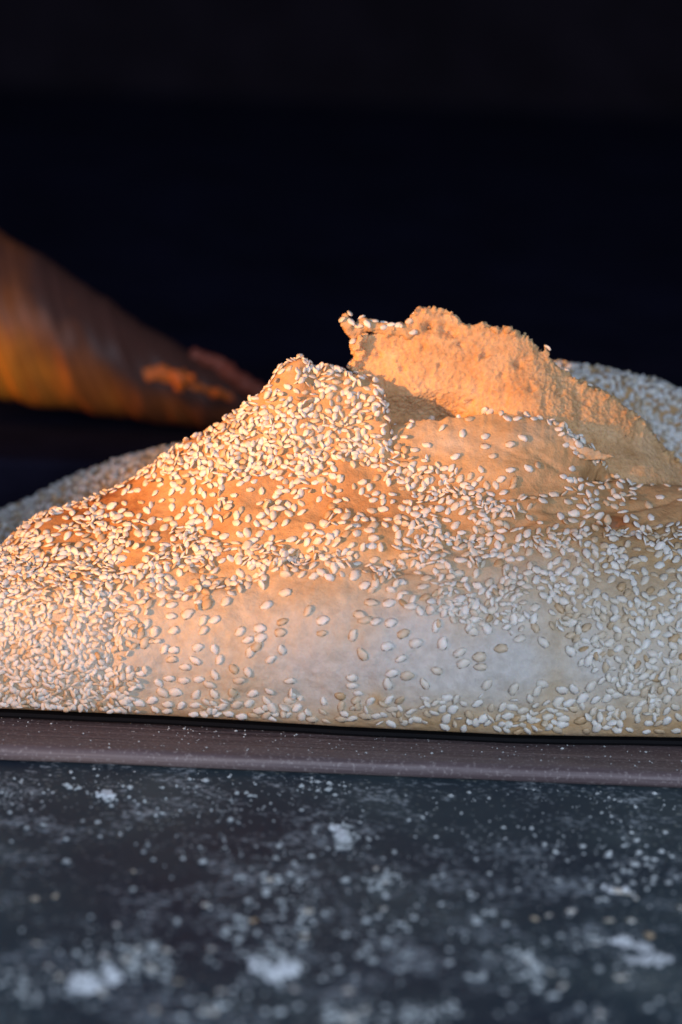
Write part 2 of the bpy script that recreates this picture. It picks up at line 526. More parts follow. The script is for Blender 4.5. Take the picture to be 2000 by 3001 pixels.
D += -4.0 * blob(X, Y, 1805, 1532, 36, 13, -15)        # dark hole
D += -5.5 * blob(X, Y, 1778, 1384, 48, 16, 4)          # hollow under the curled tip
D += 0.3 * blob(X, Y, 1400, 1300, 230, 55)             # puffed skin of the torn flap
D += -1.6 * blob(X, Y, 1420, 1420, 260, 30, -4)
D += -1.2 * blob(X, Y, 1000, 1470, 300, 50, 3)
D += 1.8 * blob(X, Y, 1050, 1850, 420, 110)            # smooth belly
D += -1.1 * blob(X, Y, 620, 1700, 300, 24, 12)
D += -1.5 * blob(X, Y, 1150, 1655, 260, 22, -10)
D += -1.0 * blob(X, Y, 1640, 1800, 30, 130, 10)
D += 1.2 * blob(X, Y, 640, 1330, 160, 60, 35)
D += -1.4 * blob(X, Y, 330, 1860, 22, 170, -5)         # fold where the seed carpet ends
D += 1.2 * blob(X, Y, 190, 1850, 130, 170)
for (cx, cy, rx, ry, a, h) in ((1560, 1455, 120, 7, 6, -0.8), (1640, 1500, 130, 7, -3, -0.9), (1500, 1330, 90, 6, -25, -0.5), (1620, 1370, 60, 6, -30, -0.7),
                               (1880, 1480, 120, 7, 5, -0.8), (1330, 1440, 90, 8, -8, -0.8), (1900, 1540, 90, 8, 10, -0.8)):
    D += h * blob(X, Y, cx, cy, rx, ry, a)
lim = np.clip((G[:, :, 2] - 0.0034) / 0.006, 0, 1)
G = G + Nn * ((disp + D * front) * lim)[:, :, None] * MM

def sheet():  # added black strip that draws the shaded gap under the loaf
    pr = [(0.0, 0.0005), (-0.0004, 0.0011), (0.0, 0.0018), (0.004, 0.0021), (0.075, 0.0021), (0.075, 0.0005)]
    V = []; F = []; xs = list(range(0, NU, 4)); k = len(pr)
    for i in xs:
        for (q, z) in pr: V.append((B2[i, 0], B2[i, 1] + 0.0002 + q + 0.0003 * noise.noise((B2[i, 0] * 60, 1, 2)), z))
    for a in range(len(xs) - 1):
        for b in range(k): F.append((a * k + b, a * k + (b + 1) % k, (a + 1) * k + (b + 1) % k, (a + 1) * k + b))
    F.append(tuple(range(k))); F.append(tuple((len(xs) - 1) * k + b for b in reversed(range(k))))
    o = mesh_obj('dark_gap_strip', V, F, plain('gap_black', (0.006, 0.006, 0.007), 0.7, 0.1), smooth=False)
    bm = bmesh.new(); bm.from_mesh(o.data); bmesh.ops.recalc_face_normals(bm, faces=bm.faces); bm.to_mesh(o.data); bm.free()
    tag(o, 'thin black strip added for the dark shadow gap between the bread and the board', 'baking sheet')
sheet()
loaf = empty('sesame_loaf', (0, float(ybase[NU // 2]) + 0.03, 0))
tag(loaf, 'nearest sesame loaf, its top torn open to show orange lit crumb', 'bread')
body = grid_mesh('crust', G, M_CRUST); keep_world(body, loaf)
# browning attribute: real colour of the skin, with added darkening over the hole
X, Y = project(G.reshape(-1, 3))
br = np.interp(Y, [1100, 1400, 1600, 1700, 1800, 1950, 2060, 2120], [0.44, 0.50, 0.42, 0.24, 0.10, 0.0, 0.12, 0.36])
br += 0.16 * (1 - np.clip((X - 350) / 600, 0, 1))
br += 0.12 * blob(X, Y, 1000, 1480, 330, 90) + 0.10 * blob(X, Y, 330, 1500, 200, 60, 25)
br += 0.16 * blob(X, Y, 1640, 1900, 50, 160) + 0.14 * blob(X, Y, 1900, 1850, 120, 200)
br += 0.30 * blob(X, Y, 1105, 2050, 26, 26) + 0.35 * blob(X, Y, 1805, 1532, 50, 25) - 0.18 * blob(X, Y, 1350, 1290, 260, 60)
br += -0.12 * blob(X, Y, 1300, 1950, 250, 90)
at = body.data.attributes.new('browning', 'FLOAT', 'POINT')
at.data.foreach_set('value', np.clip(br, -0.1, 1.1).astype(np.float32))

# ------------------------------------------------------------------ torn crumb, grown as one ragged solid
def remesh(name, verts_faces, voxel, mat, disp_fn=None):
    V, F = verts_faces
    o = mesh_obj(name + '_src', V, F)
    md = o.modifiers.new('r', 'REMESH'); md.mode = 'VOXEL'; md.voxel_size = voxel; md.use_smooth_shade = True
    dg = bpy.context.evaluated_depsgraph_get(); dg.update()
    ev = o.evaluated_get(dg)
    me = bpy.data.meshes.new_from_object(ev, depsgraph=dg)
    old = o.data; bpy.data.objects.remove(o); bpy.data.meshes.remove(old)
    me.name = name; me.materials.clear(); me.materials.append(mat)
    n = len(me.vertices); co = np.zeros(n * 3); me.vertices.foreach_get('co', co); co = co.reshape(-1, 3)
    if disp_fn is not None:
        nr = np.zeros(n * 3); me.vertices.foreach_get('normal', nr); nr = nr.reshape(-1, 3)
        co = co + disp_fn(co, nr); me.vertices.foreach_set('co', co.ravel()); me.update()
    me.polygons.foreach_set('use_smooth', [True] * len(me.polygons))
    ob = bpy.data.objects.new(name, me); col.objects.link(ob)
    return ob, co
ICO = bmesh.new(); bmesh.ops.create_icosphere(ICO, subdivisions=1, radius=1.0)
ICO_V = np.array([v.co[:] for v in ICO.verts]); ICO_F = [tuple(v.index for v in f.verts) for f in ICO.faces]; ICO.free()
class Soup:
    def __init__(s): s.V = []; s.F = []; s.n = 0
    def add(s, V, F):
        V = np.asarray(V); s.V.append(V); s.F += [tuple(i + s.n for i in f) for f in F]; s.n += len(V)
    def ball(s, c, r, sc_=(1, 1, 1)):
        q = Matrix.Rotation(random.uniform(0, 6.28), 3, Vector((random.gauss(0, 1), random.gauss(0, 1), random.gauss(0, 1))).normalized())
        s.add((ICO_V * np.array(sc_) * r) @ np.array(q).T + np.array(c), ICO_F)
    def get(s): return np.concatenate(s.V), s.F
def yb(px): return float(np.interp(px, pxs, ybase))
crumb_top = [(1046, 1085), (1052, 1040), (1062, 1000), (1078, 985), (1120, 975), (1180, 955), (1205, 930), (1226, 902), (1240, 905), (1290, 908), (1330, 925), (1360, 948), (1420, 952), (1455, 968), (1500, 970), (1560, 1000), (1600, 1045), (1640, 1085),
             (1700, 1125), (1770, 1150), (1830, 1185), (1880, 1225), (1920, 1275), (1960, 1320), (2000, 1362), (2080, 1440), (2200, 1520)]
def crumb():
    s = Soup()
    xs = np.linspace(1048, 2180, 260)
    top = np.interp(xs, [p[0] for p in crumb_top], [p[1] for p in crumb_top])
    top = top + np.array([7 * noise.noise((x * 0.05, 3, 3)) + 6 * noise.noise((x * 0.17, 8, 1)) for x in xs])
    rows = 26
    V = []
    for side in (0, 1):
        for i, x in enumerate(xs):
            bot = np.interp(x, [1040, 1120, 1300, 1600, 1760, 2200], [1330, 1330, 1300, 1330, 1440, 1620])
            for j in range(rows):
                a = j / (rows - 1)
                py = top[i] + (bot - top[i]) * a
                y0 = 57.5 - 7.0 * a ** 2 - 2 * math.sin(3.14 * a)       # belly towards the camera at mid height
                y0 += 3.0 * math.exp(-((x - 1250) / 140) ** 2 - ((py - 1235) / 50) ** 2) + 5 * max(0, (x - 1700) / 500) * (1 - a)
                th = 2.5 + 10.0 * a ** 0.7 if side else 0
                y0 -= 4.0 * np.clip((x - 1750) / 250, 0, 1) * a + 7.0 * np.clip((x - 1380) / 220, 0, 1) * a
                y0 += 5.0 * math.exp(-((x - 1230) / 150) ** 4) * min(1, max(0, (py - 1150) / 70))
                V.append(at_y(x, py, yb(x) + (y0 + th) * MM)[:])
    n = len(xs) * rows; F = []
    for i in range(len(xs) - 1):
        for j in range(rows - 1):
            a = i * rows + j
            F.append((a, a + 1, a + rows + 1, a + rows)); F.append((n + a, n + a + rows, n + a + rows + 1, n + a + 1))
    for i in range(len(xs) - 1):
        a = i * rows; F.append((a, a + rows, n + a + rows, n + a))
        a = i * rows + rows - 1; F.append((a, n + a, n + a + rows, a + rows))
    for j in range(rows - 1):
        a = j; F.append((a, n + a, n + a + 1, a + 1))
        a = (len(xs) - 1) * rows + j; F.append((a, a + 1, n + a + 1, n + a))
    s.add(V, F)
    V = np.array(V)
    # ragged rim and torn shreds
    for k in range(230):
        x = random.uniform(1050, 2050)
        t = float(np.interp(x, [p[0] for p in crumb_top], [p[1] for p in crumb_top]))
        c = at_y(x, t + random.uniform(-7, 16), yb(x) + random.uniform(56.5, 61) * MM)
        s.ball(c, random.uniform(0.3, 0.6) / (0.45 + random.random()) * MM, (1, random.uniform(0.4, 1), random.uniform(0.5, 2.4)))
    for k in range(130):                                       # left ragged edge
        py = random.uniform(985, 1115); x = 1048 + random.uniform(-12, 14) + 8 * math.sin(py * 0.11)
        s.ball(at_y(x, py, yb(x) + random.uniform(54, 62) * MM), random.uniform(0.5, 1.2) * MM, (1, 1, 1.4))
    def recess(x, py): return 5.0 * math.exp(-((x - 1230) / 150) ** 4) * min(1, max(0, (py - 1150) / 70))
    for k in range(900):                                       # tufts over the face
        x = random.uniform(1060, 2000); t = float(np.interp(x, [p[0] for p in crumb_top], [p[1] for p in crumb_top]))
        a = random.random()
        bot = np.interp(x, [1040, 1120, 1300, 1600, 1760, 2200], [1330, 1330, 1300, 1330, 1440, 1620])
        py = t + (bot - t) * a; i0 = 57.5 - 7.0 * a ** 2 - 2 * math.sin(3.14 * a)
        i0 += 3.0 * math.exp(-((x - 1250) / 140) ** 2 - ((py - 1235) / 50) ** 2) + 5 * max(0, (x - 1700) / 500) * (1 - a) - 4.0 * np.clip((x - 1750) / 250, 0, 1) * a - 7.0 * np.clip((x - 1380) / 220, 0, 1) * a
        i0 += recess(x, py)
        if x > 1760 and py > 1270 and random.random() < 0.8: continue
        s.ball(at_y(x, py, yb(x) + (i0 + 0.25) * MM), random.uniform(0.25, 0.6) * MM, (1, 1, random.uniform(0.6, 2.0)))
    for (px, py, l) in ((1228, 898, 3.2), (1232, 905, 2.6), (1395, 948, 1.6), (1455, 956, 1.8), (1596, 1015, 2.0), (1478, 960, 1.4), (1310, 905, 1.6), (1290, 900, 1.2)):
        c = at_y(px, py, yb(px) + 58 * MM)
        for q in range(5): s.ball(c + Vector((0.18 * q * MM, 0, -q * l * 0.25 * MM)), (0.28 + 0.17 * q) * MM)
    pits = [(1258, 960, 15, 15, 2.8), (1300, 962, 22, 18, 2.2), (1325, 975, 22, 13, 2.6), (1300, 925, 24, 8, 1.1), (1520, 1065, 15, 13, 2.2), (1545, 1050, 14, 8, 1.2), (1400, 1130, 12, 30, 0.8),
            (1240, 1120, 30, 16, 0.7), (1600, 1180, 12, 30, 0.9), (1180, 1010, 60, 12, 0.8), (1700, 1210, 10, 35, 0.8), (1480, 1150, 10, 34, 0.7), (1850, 1300, 60, 40, 1.5),
            (1350, 1010, 9, 7, 1.6), (1180, 1080, 8, 9, 1.4), (1420, 1040, 10, 8, 1.7), (1290, 1070, 7, 6, 1.3), (1560, 1140, 9, 7, 1.5), (1470, 1100, 7, 9, 1.3), (1240, 1020, 6, 8, 1.2), (1640, 1150, 9, 8, 1.4), (1110, 1040, 8, 8, 1.5), (1380, 1180, 9, 7, 1.2), (1720, 1180, 8, 7, 1.3)]
    def dfn(co, nr):
        X, Y = project(co)
        fr = (nr @ np.array(FWD) < 0).astype(float)
        d = 0.7 * fnoise(co, 90, 2.2, 2) + 0.16 * fnoise(co * np.array([1.5, 1, 0.8]), 480, 5.1, 3) + 0.42 * fnoise(co, 1700, 9.1, 2)
        smoothz = np.clip((X - 1740) / 60, 0, 1) * np.clip((Y - 1250) / 40, 0, 1)
        d *= 1 - 0.7 * smoothz
        for (cx, cy, rx, ry, h) in pits: d -= h * blob(X, Y, cx, cy, rx, ry) * fr
        return nr * (d * MM)[:, None]
    return remesh('torn_crumb', s.get(), 0.00038, M_CRUMB, dfn)
crumb_o, crumb_co = crumb(); keep_world(crumb_o, loaf)
crumb_o['label'] = 'torn pale crumb standing up behind the broken crust'

# curled scrap of crust at the top left of the tear, and the curled tip on the right
def scrap(name, centre_pts, radii, ys, mat, vox=0.0004, fr=0.9):
    s = Soup()
    for k in range(len(centre_pts) - 1):
        (x0, y0), (x1, y1) = centre_pts[k], centre_pts[k + 1]
        st = max(2, int(math.hypot(x1 - x0, y1 - y0) / 6))
        for q in range(st):
            a = q / st; x = x0 + (x1 - x0) * a; y = y0 + (y1 - y0) * a; r = radii[k] + (radii[k + 1] - radii[k]) * a
            d = ys[k] + (ys[k + 1] - ys[k]) * a
            for rep in range(2):
                s.ball(at_y(x + random.uniform(-3, 3), y + random.uniform(-3, 3), yb(x) + d * MM), r * 0.085 * MM * random.uniform(0.8, 1.15), (1, 0.75, 1))
    def dfn(co, nr):
        return nr * ((fr * 0.5 * fnoise(co, 420, 4.4, 3) + 0.25 * fnoise(co, 1300, 1.1, 2)) * MM)[:, None]
    return remesh(name, s.get(), vox, mat, dfn)
flap, flap_co = scrap('crust_flap', [(1012, 925), (1020, 960), (1045, 985), (1060, 950), (1090, 955), (1130, 965), (1175, 965), (1205, 975)],
                      [15, 20, 16, 22, 20, 20, 24, 24], [57, 57, 57.5, 58, 58, 58, 58, 58], M_CRUST)
a_ = flap.data.attributes.new('browning', 'FLOAT', 'POINT'); a_.data.foreach_set('value', np.full(len(flap_co), 0.42, np.float32))
keep_world(flap, loaf)
tip, tip_co = scrap('crust_curl', [(1650, 1282), (1690, 1308), (1725, 1328), (1762, 1338), (1806, 1336)], [14, 22, 19, 12, 4], [42, 41, 40, 39, 38], M_CRUST, 0.00035, 0.5)
a_ = tip.data.attributes.new('browning', 'FLOAT', 'POINT'); a_.data.foreach_set('value', np.full(len(tip_co), 0.30, np.float32))
keep_world(tip, loaf)
# ------------------------------------------------------------------ seed placing on a surface
def bvh_of(obs):
    V = []; F = []; b_ = 0
    for o in obs:
        me = o.data
        V += [v.co.copy() for v in me.vertices]; F += [tuple(i + b_ for i in p.vertices) for p in me.polygons]; b_ += len(me.vertices)
    return BVHTree.FromPolygons(V, F)
BV_FRONT = bvh_of([body, crumb_o, flap, tip])
def VIS(p, bv=None):
    d = Vector(p) - CAM; L = d.length
    hit = (bv or BV_FRONT).ray_cast(CAM, d.normalized(), L)
    return hit[0] is None or (hit[0] - Vector(p)).length < 0.0035
def inpoly(x, y, poly):
    r = np.zeros(len(x), bool); j = len(poly) - 1
    for i in range(len(poly)):
        xi, yi = poly[i]; xj, yj = poly[j]
        c = ((yi > y) != (yj > y)) & (x < (xj - xi) * (y - yi) / (yj - yi + 1e-9) + xi)
        r ^= c; j = i
    return r
REG = [
    ([(-900, 900), (2900, 900), (2900, 2300), (-900, 2300)], 0.62),
    ([(-900, 1400), (130, 1500), (400, 1400), (520, 1450), (640, 1600), (600, 1700), (330, 1740), (-900, 1660)], 0.66),
    ([(235, 1490), (300, 1440), (540, 1370), (620, 1440), (560, 1530), (450, 1560), (330, 1540)], 0.22),
    ([(500, 1400), (540, 1300), (700, 1200), (830, 1040), (1060, 1060), (1100, 1290), (1080, 1370), (900, 1370), (760, 1390), (600, 1410)], 1.0),
    ([(600, 1410), (760, 1390), (1080, 1370), (1250, 1420), (1230, 1560), (1200, 1600), (1000, 1610), (800, 1590), (640, 1560)], 0.36),
    ([(1100, 1290), (1100, 1210), (1400, 1180), (1600, 1200), (1720, 1330), (1790, 1340), (1720, 1400), (1680, 1450), (1500, 1470), (1400, 1390), (1300, 1390), (1130, 1340)], 0.015),
    ([(1270, 1450), (1330, 1440), (1480, 1500), (1510, 1560), (1400, 1600), (1260, 1550)], 1.0),
    ([(1120, 1600), (1120, 1560), (1230, 1540), (1260, 1560), (1200, 1620)], 0.6),
    ([(1500, 1480), (1700, 1430), (1760, 1360), (2900, 1330), (2900, 1560), (1500, 1590)], 0.09),
    ([(1690, 1420), (1800, 1400), (1850, 1450), (1780, 1500), (1700, 1490)], 0.45),
    ([(350, 1640), (600, 1590), (780, 1600), (930, 1610), (1250, 1625), (1400, 1570), (1900, 1560), (2900, 1540), (2900, 1800), (1850, 1770), (1700, 1800), (1400, 1830), (1350, 1760), (1200, 1730), (1050, 1650), (800, 1680), (600, 1730), (550, 1760), (400, 1780)], 0.72),
    ([(-900, 1640), (0, 1640), (330, 1730), (370, 1800), (345, 2000), (330, 2200), (-900, 2200)], 1.15),
    ([(360, 1790), (560, 1750), (700, 1700), (850, 1685), (1050, 1665), (1200, 1735), (1380, 1835), (1690, 1815), (1720, 1900), (1790, 1960), (1800, 2070), (340, 2060)], 0.0),
    ([(1700, 1770), (2900, 1700), (2900, 2250), (1850, 2250), (1800, 2060), (1790, 1950), (1720, 1880)], 0.5),
    ([(1640, 1600), (2900, 1600), (2900, 1770), (1850, 1770), (1700, 1800)], 0.5),
    ([(330, 2045), (1000, 2085), (1000, 2150), (330, 2130)], 0.42),
    ([(1000, 2085), (1400, 2105), (1400, 2160), (1000, 2150)], 0.16),
    ([(1400, 2100), (2900, 2100), (2900, 2250), (1400, 2250)], 0.40),
    ([(990, 1560), (1110, 1560), (1130, 1600), (1000, 1610)], 0.15),
    ([(1150, 1630), (1330, 1630), (1340, 1690), (1230, 1700)], 0.35),
]
def density(X, Y, jit=30):
    x = X + rng.normal(0, jit, len(X)) * np.where(X < 700, 1.8, 1.0); y = Y + rng.normal(0, jit * 0.6, len(X))
    d = np.zeros(len(X))
    for poly, v in REG: d[inpoly(x, y, poly)] = v
    return d
def tri_sample(G_, n):
    nv, nu, _ = G_.shape
    A = G_[:-1, :-1].reshape(-1, 3); B = G_[:-1, 1:].reshape(-1, 3); C_ = G_[1:, 1:].reshape(-1, 3); D_ = G_[1:, :-1].reshape(-1, 3)
    cr = np.cross(C_ - A, D_ - B); ar = np.linalg.norm(cr, axis=1) * 0.5
    nn = cr / (2 * ar[:, None] + 1e-15)
    idx = rng.choice(len(ar), n, p=ar / ar.sum())
    u = rng.random(n)[:, None]; v = rng.random(n)[:, None]
    P_ = (A[idx] * (1 - u) + B[idx] * u) * (1 - v) + (D_[idx] * (1 - u) + C_[idx] * u) * v
    return P_, nn[idx], ar.sum()
class Hash:
    def __init__(s, c): s.c = c; s.d = {}
    def ok(s, p, r):
        k = tuple(int(math.floor(q / s.c)) for q in p)
        for i in (-1, 0, 1):
            for j in (-1, 0, 1):
                for l in (-1, 0, 1):
                    for q in s.d.get((k[0] + i, k[1] + j, k[2] + l), ()):
                        if (p[0] - q[0]) ** 2 + (p[1] - q[1]) ** 2 + (p[2] - q[2]) ** 2 < r * r: return False
        return True
    def add(s, p):
        k = tuple(int(math.floor(q / s.c)) for q in p); s.d.setdefault(k, []).append(tuple(p))
hsh = Hash(0.003)
mats = []
def traced(lst, ox, oy, sc_, bv, size=2.95):
    for (zx, zy, a) in lst:
        px = ox + zx * sc_; py = oy + zy * sc_
        d = ray(px, py).normalized()
        hit = bv.ray_cast(CAM, d, 3)
        if hit[0] is None: continue
        n = hit[1]
        if n.dot(d) > 0: n = -n
        ar = math.radians(a); td = RGT * math.cos(ar) + UPV * math.sin(ar)
        if random.random() < 0.5: td = -td
        mats.append(seed_matrix(hit[0], n, 0, size * MM * random.uniform(0.88, 1.12), random.uniform(-.1, .1), random.uniform(-.15, .15), 0.00028, td, random.uniform(0.95, 1.12)))
        hsh.add(hit[0])
T4 = [(140,578,-10),(223,580,20),(320,595,5),(60,450,60),(110,497,30),(155,490,70),(85,635,-30),(110,658,10),(160,662,20),(230,668,20),(288,717,25),(57,723,70),(433,683,80),(468,760,80),(345,762,10),(100,808,-60),(213,777,5),(275,832,20),(605,707,-25),(672,693,-75),(820,740,15),(930,753,-45),(735,787,5),(1055,795,-50),(635,822,5),(640,868,0),(565,855,20),(545,800,30),(440,885,-20),(305,910,5),(385,945,-60),(50,915,-10),(50,952,0),(215,945,-75),(232,897,20),(222,1018,55),(232,1060,10),(490,1008,-5),(515,1062,45),(672,950,50),(625,1035,30),(797,970,60),(898,978,70),(925,948,-20),(1015,972,-20),(1070,968,-60),(1000,1028,40),(1048,1030,20),(1108,1012,40),(1150,957,50),(740,1052,60),(785,1055,-20),(950,1095,10),(1020,1105,0),(1018,1132,0),(1100,1112,15),(880,1115,-10),(830,1105,20),(765,1092,0),(650,1105,40),(350,1110,-35),(487,1105,70),(548,555,25),(620,582,80),(695,610,15),(537,440,0),(455,410,-20),(550,380,0),(800,645,70),(1060,668,10),(1140,840,60),(1170,800,20),(890,690,-60),(610,650,10),(572,610,60),(1215,870,80),(110,1090,0),(165,1090,10),(50,1105,20),(0,1105,0),(1330,870,-70),(1300,930,80),(1390,915,20),(1445,918,-20)]
T3 = [(612,757,20),(685,740,60),(745,730,70),(790,742,15),(950,740,60),(1037,728,60),(787,795,0),(865,785,35),(675,830,70),(708,865,70),(797,858,20),(650,880,60),(668,915,60),(935,815,60),(985,810,20),(935,860,40),(755,945,60),(795,945,0),(790,993,10),(910,937,20),(985,945,-70),(897,993,-30),(1007,993,70),(850,1027,0),(1103,865,40),(1195,850,0),(1138,900,20),(1200,895,20),(1180,930,40),(1150,958,60),(1290,870,5),(1300,820,20),(1297,945,-65),(1243,988,40),(1310,685,0),(1225,745,40),(1415,770,60),(1485,815,20),(1480,870,10),(1075,1035,-50),(1140,1050,-70),(988,1060,-65),(915,1083,10),(845,1085,5),(777,1075,0),(728,1100,-50),(748,1145,-40),(808,1143,0),(965,1105,-20),(985,1148,-60),(600,1065,45),(650,1053,0),(630,1112,-20),(1100,1085,10),(1070,1143,-60),(1160,1145,30),(1240,1135,-40),(1228,1180,-60),(1332,1090,0),(1090,1198,30),(1025,1205,50),(900,1200,10),(950,1187,-50),(890,1240,5),(1050,1238,-15),(1110,1250,0),(1165,1245,-20),(1190,1222,10),(900,1150,60),(1250,1215,-70),(1390,1250,60),(560,1160,20),(590,1200,0),(700,1180,30),(640,1190,-30),(770,1195,0),(830,1200,60)]
T2 = [(520,612,70),(565,650,80),(650,672,80),(740,575,60),(768,580,50),(680,612,30),(835,610,-10),(880,612,30),(917,597,-65),(1100,678,-50),(1135,718,-30),(745,685,30),(900,692,-30),(850,718,10),(745,728,-5),(775,765,5),(620,767,30),(500,720,-20),(450,742,5),(410,803,0),(440,800,40),(482,817,20),(575,820,0),(605,815,60),(430,640,75),(350,665,20),(345,708,30),(285,810,5),(500,855,0),(455,850,0),(395,877,-10),(850,823,10),(925,815,-30),(965,805,60),(865,868,60),(1105,820,10),(640,860,60),(680,850,60),(660,890,0),(895,940,50),(943,942,-10),(985,955,0),(1030,927,0),(820,920,50),(1210,920,60),(1305,890,-20),(1475,938,-40),(1205,880,-40),(420,957,0),(270,995,0),(760,955,70),(1090,960,10)]
T7 = [(185,175,80),(295,200,75),(215,412,60),(400,240,0),(470,235,30),(545,270,0),(600,270,-10),(480,290,10),(560,235,30),(695,235,20),(625,275,-60),(35,630,70)]
traced(T4, 1000, 1400, 0.638, BV_FRONT, 3.35)
traced(T3, 0, 1300, 0.638, BV_FRONT, 3.15)
traced(T2, 900, 800, 0.7015, BV_FRONT, 2.7)
traced(T7, 960, 860, 0.3444, BV_FRONT, 2.3)
n_traced = len(mats)
Ps, Ns, area = tri_sample(G, 90000)
Xs, Ys = project(Ps)
# the part of the skin under the photographed side follows the density seen there, elsewhere an even scatter
row_front = Ns @ np.array(FWD)
dens = density(Xs, Ys)
Nu = Ns * np.where((Ns[:, 2:3] * 0.6 - Ns[:, 1:2]) < 0, -1, 1) if False else Ns
cen = np.array([0, 0.02, 0.03])
for i in range(len(Ps)):
    p = Ps[i]; n = Ns[i]
    if p[2] < 0.0042: continue
    ysp = float(np.interp(p[0], C6[:, 0], C6[:, 1]))
    isfront = p[1] < ysp + 0.003
    if n @ (p - np.array([p[0], ysp - 0.005, 0.012])) < 0: n = -n
    d = dens[i] if isfront else 0.5
    cl = noise.fractal((p[0] * 130, p[1] * 130, p[2] * 130), 1.0, 2.0, 3)
    if 0 < d < 1.1: d = min(1.1, max(0.01, d * (1.22 + 1.5 * cl)))
    if not isfront and (1070 < Xs[i] < 2100) and p[1] < ysp + 0.02: continue
    up = Ys[i] < 1480
    r = (1.22 if up or p[0] < -0.055 else 1.42) / math.sqrt(max(d, 0.02)) if d < 1 else (0.92 if d > 1.12 else 1.05)
    if d <= 0.0 or random.random() > d * 1.5: continue
    if not hsh.ok(p, r * MM): continue
    hsh.add(p)
    L = random.uniform(2.3, 3.2) * MM * (0.84 if (d > 0.9 or up) else 1.04)
    dense = d > 0.6
    tl = random.gauss(0, 0.38 if dense else 0.12); rl = random.gauss(0, 0.55 if dense else 0.15)
    mats.append(seed_matrix(p, n, random.uniform(0, 6.28), L, tl, rl, random.uniform(0.12, 0.85 if dense else 0.25) * MM, None, random.uniform(0.9, 1.12)))
# seeds caught on top of the crumb and on the ragged scrap
for o_, co, n_, pred in ((flap, flap_co, 10, lambda p, n: n.z > 0.4), (crumb_o, crumb_co, 60, lambda p, n: n.y > 0.2)):
    me = o_.data; c = 0
    for t_ in range(4000):
        v = me.vertices[random.randrange(len(me.vertices))]
        if pred(v.co, v.normal) and v.co.z > 0.05 and hsh.ok(v.co, 0.0022):
            hsh.add(v.co); mats.append(seed_matrix(v.co, v.normal, random.uniform(0, 6.28), random.uniform(2.2, 2.9) * MM, 0, 0, 0.0003)); c += 1
            if c >= n_: break
print('front seeds', len(mats))
place_seeds(mats, loaf, 300)

# ------------------------------------------------------------------ loaf behind
def back_loaf():
    rp = [(-700, 1720), (-200, 1590), (0, 1512), (100, 1462), (200, 1416), (330, 1362), (450, 1322), (540, 1312), (700, 1290), (900, 1200), (1060, 1170), (1200, 1100), (1500, 1050), (1680, 1078), (1800, 1096), (1900, 1122), (2000, 1160), (2300, 1290), (2700, 1500)]
    py = smooth(lerp_curve(rp, pxs), 7)
    top = np.zeros((NU, 3))
    for i in range(NU):
        top[i] = at_y(pxs[i], py[i], ybase[i] + 0.112)
    def off(dy, zf, zadd=0):
        q = top.copy(); q[:, 1] += dy; q[:, 2] = q[:, 2] * zf + zadd; return q
    c = [off(-0.018, 0, 0.0006), off(-0.0225, 0, 0.003), off(-0.0245, .18, .0), off(-0.0235, .42, 0), off(-0.0195, .68, 0), off(-0.0115, .90, 0), off(0, 1, 0), off(0.012, .9, 0), off(0.02, .65, 0), off(0.023, .3, 0), off(0.02, 0, 0.0006)]
    g = loft(c, NU, 150)
    Nn = grid_normals(g)
    if (Nn[60, NU // 2] @ np.array(FWD)) > 0: Nn = -Nn
    nb = fnoise(g.reshape(-1, 3), 60, 13.1, 3).reshape(g.shape[:2])
    lim = np.clip((g[:, :, 2] - 0.001) / 0.006, 0, 1)
    return g + Nn * (1.2 * nb * lim)[:, :, None] * MM
G2 = back_loaf()
loaf2 = empty('sesame_loaf', (0, float(ybase[NU // 2]) + 0.112, 0))
tag(loaf2, 'shaded sesame loaf lying behind the torn one, only its blue grey seeded rim showing', 'bread')
body2 = grid_mesh('crust', G2, M_CRUST); keep_world(body2, loaf2)
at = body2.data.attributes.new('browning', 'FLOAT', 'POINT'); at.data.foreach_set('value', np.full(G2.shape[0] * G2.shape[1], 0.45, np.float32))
mats2 = []; h2 = Hash(0.003)
Ps, Ns, area = tri_sample(G2, 42000)
for p, n in zip(Ps, Ns):
    if p[2] < 0.006: continue
    ysp = float(np.interp(p[0], G2[75, :, 0], G2[75, :, 1]))
    if n @ (p - np.array([p[0], ysp, 0.012])) < 0: n = -n
    if not h2.ok(p, 1.12 * MM): continue
    h2.add(p)
    mats2.append(seed_matrix(p, n, random.uniform(0, 6.28), random.uniform(2.2, 2.9) * MM, random.gauss(0, .4), random.gauss(0, .5), random.uniform(.3, 1.0) * MM))
print('back seeds', len(mats2))
M_SEED_SHADED = seed_material('shaded_sesame_hull', (0.85, 0.90, 0.96))  # same hulls, with the back loaf's cool shade tinted into the colour
SEED_ME2 = seed_meshes(M_SEED_SHADED)
place_seeds(mats2, loaf2, 300, mat=M_SEED_SHADED, mes=SEED_ME2)

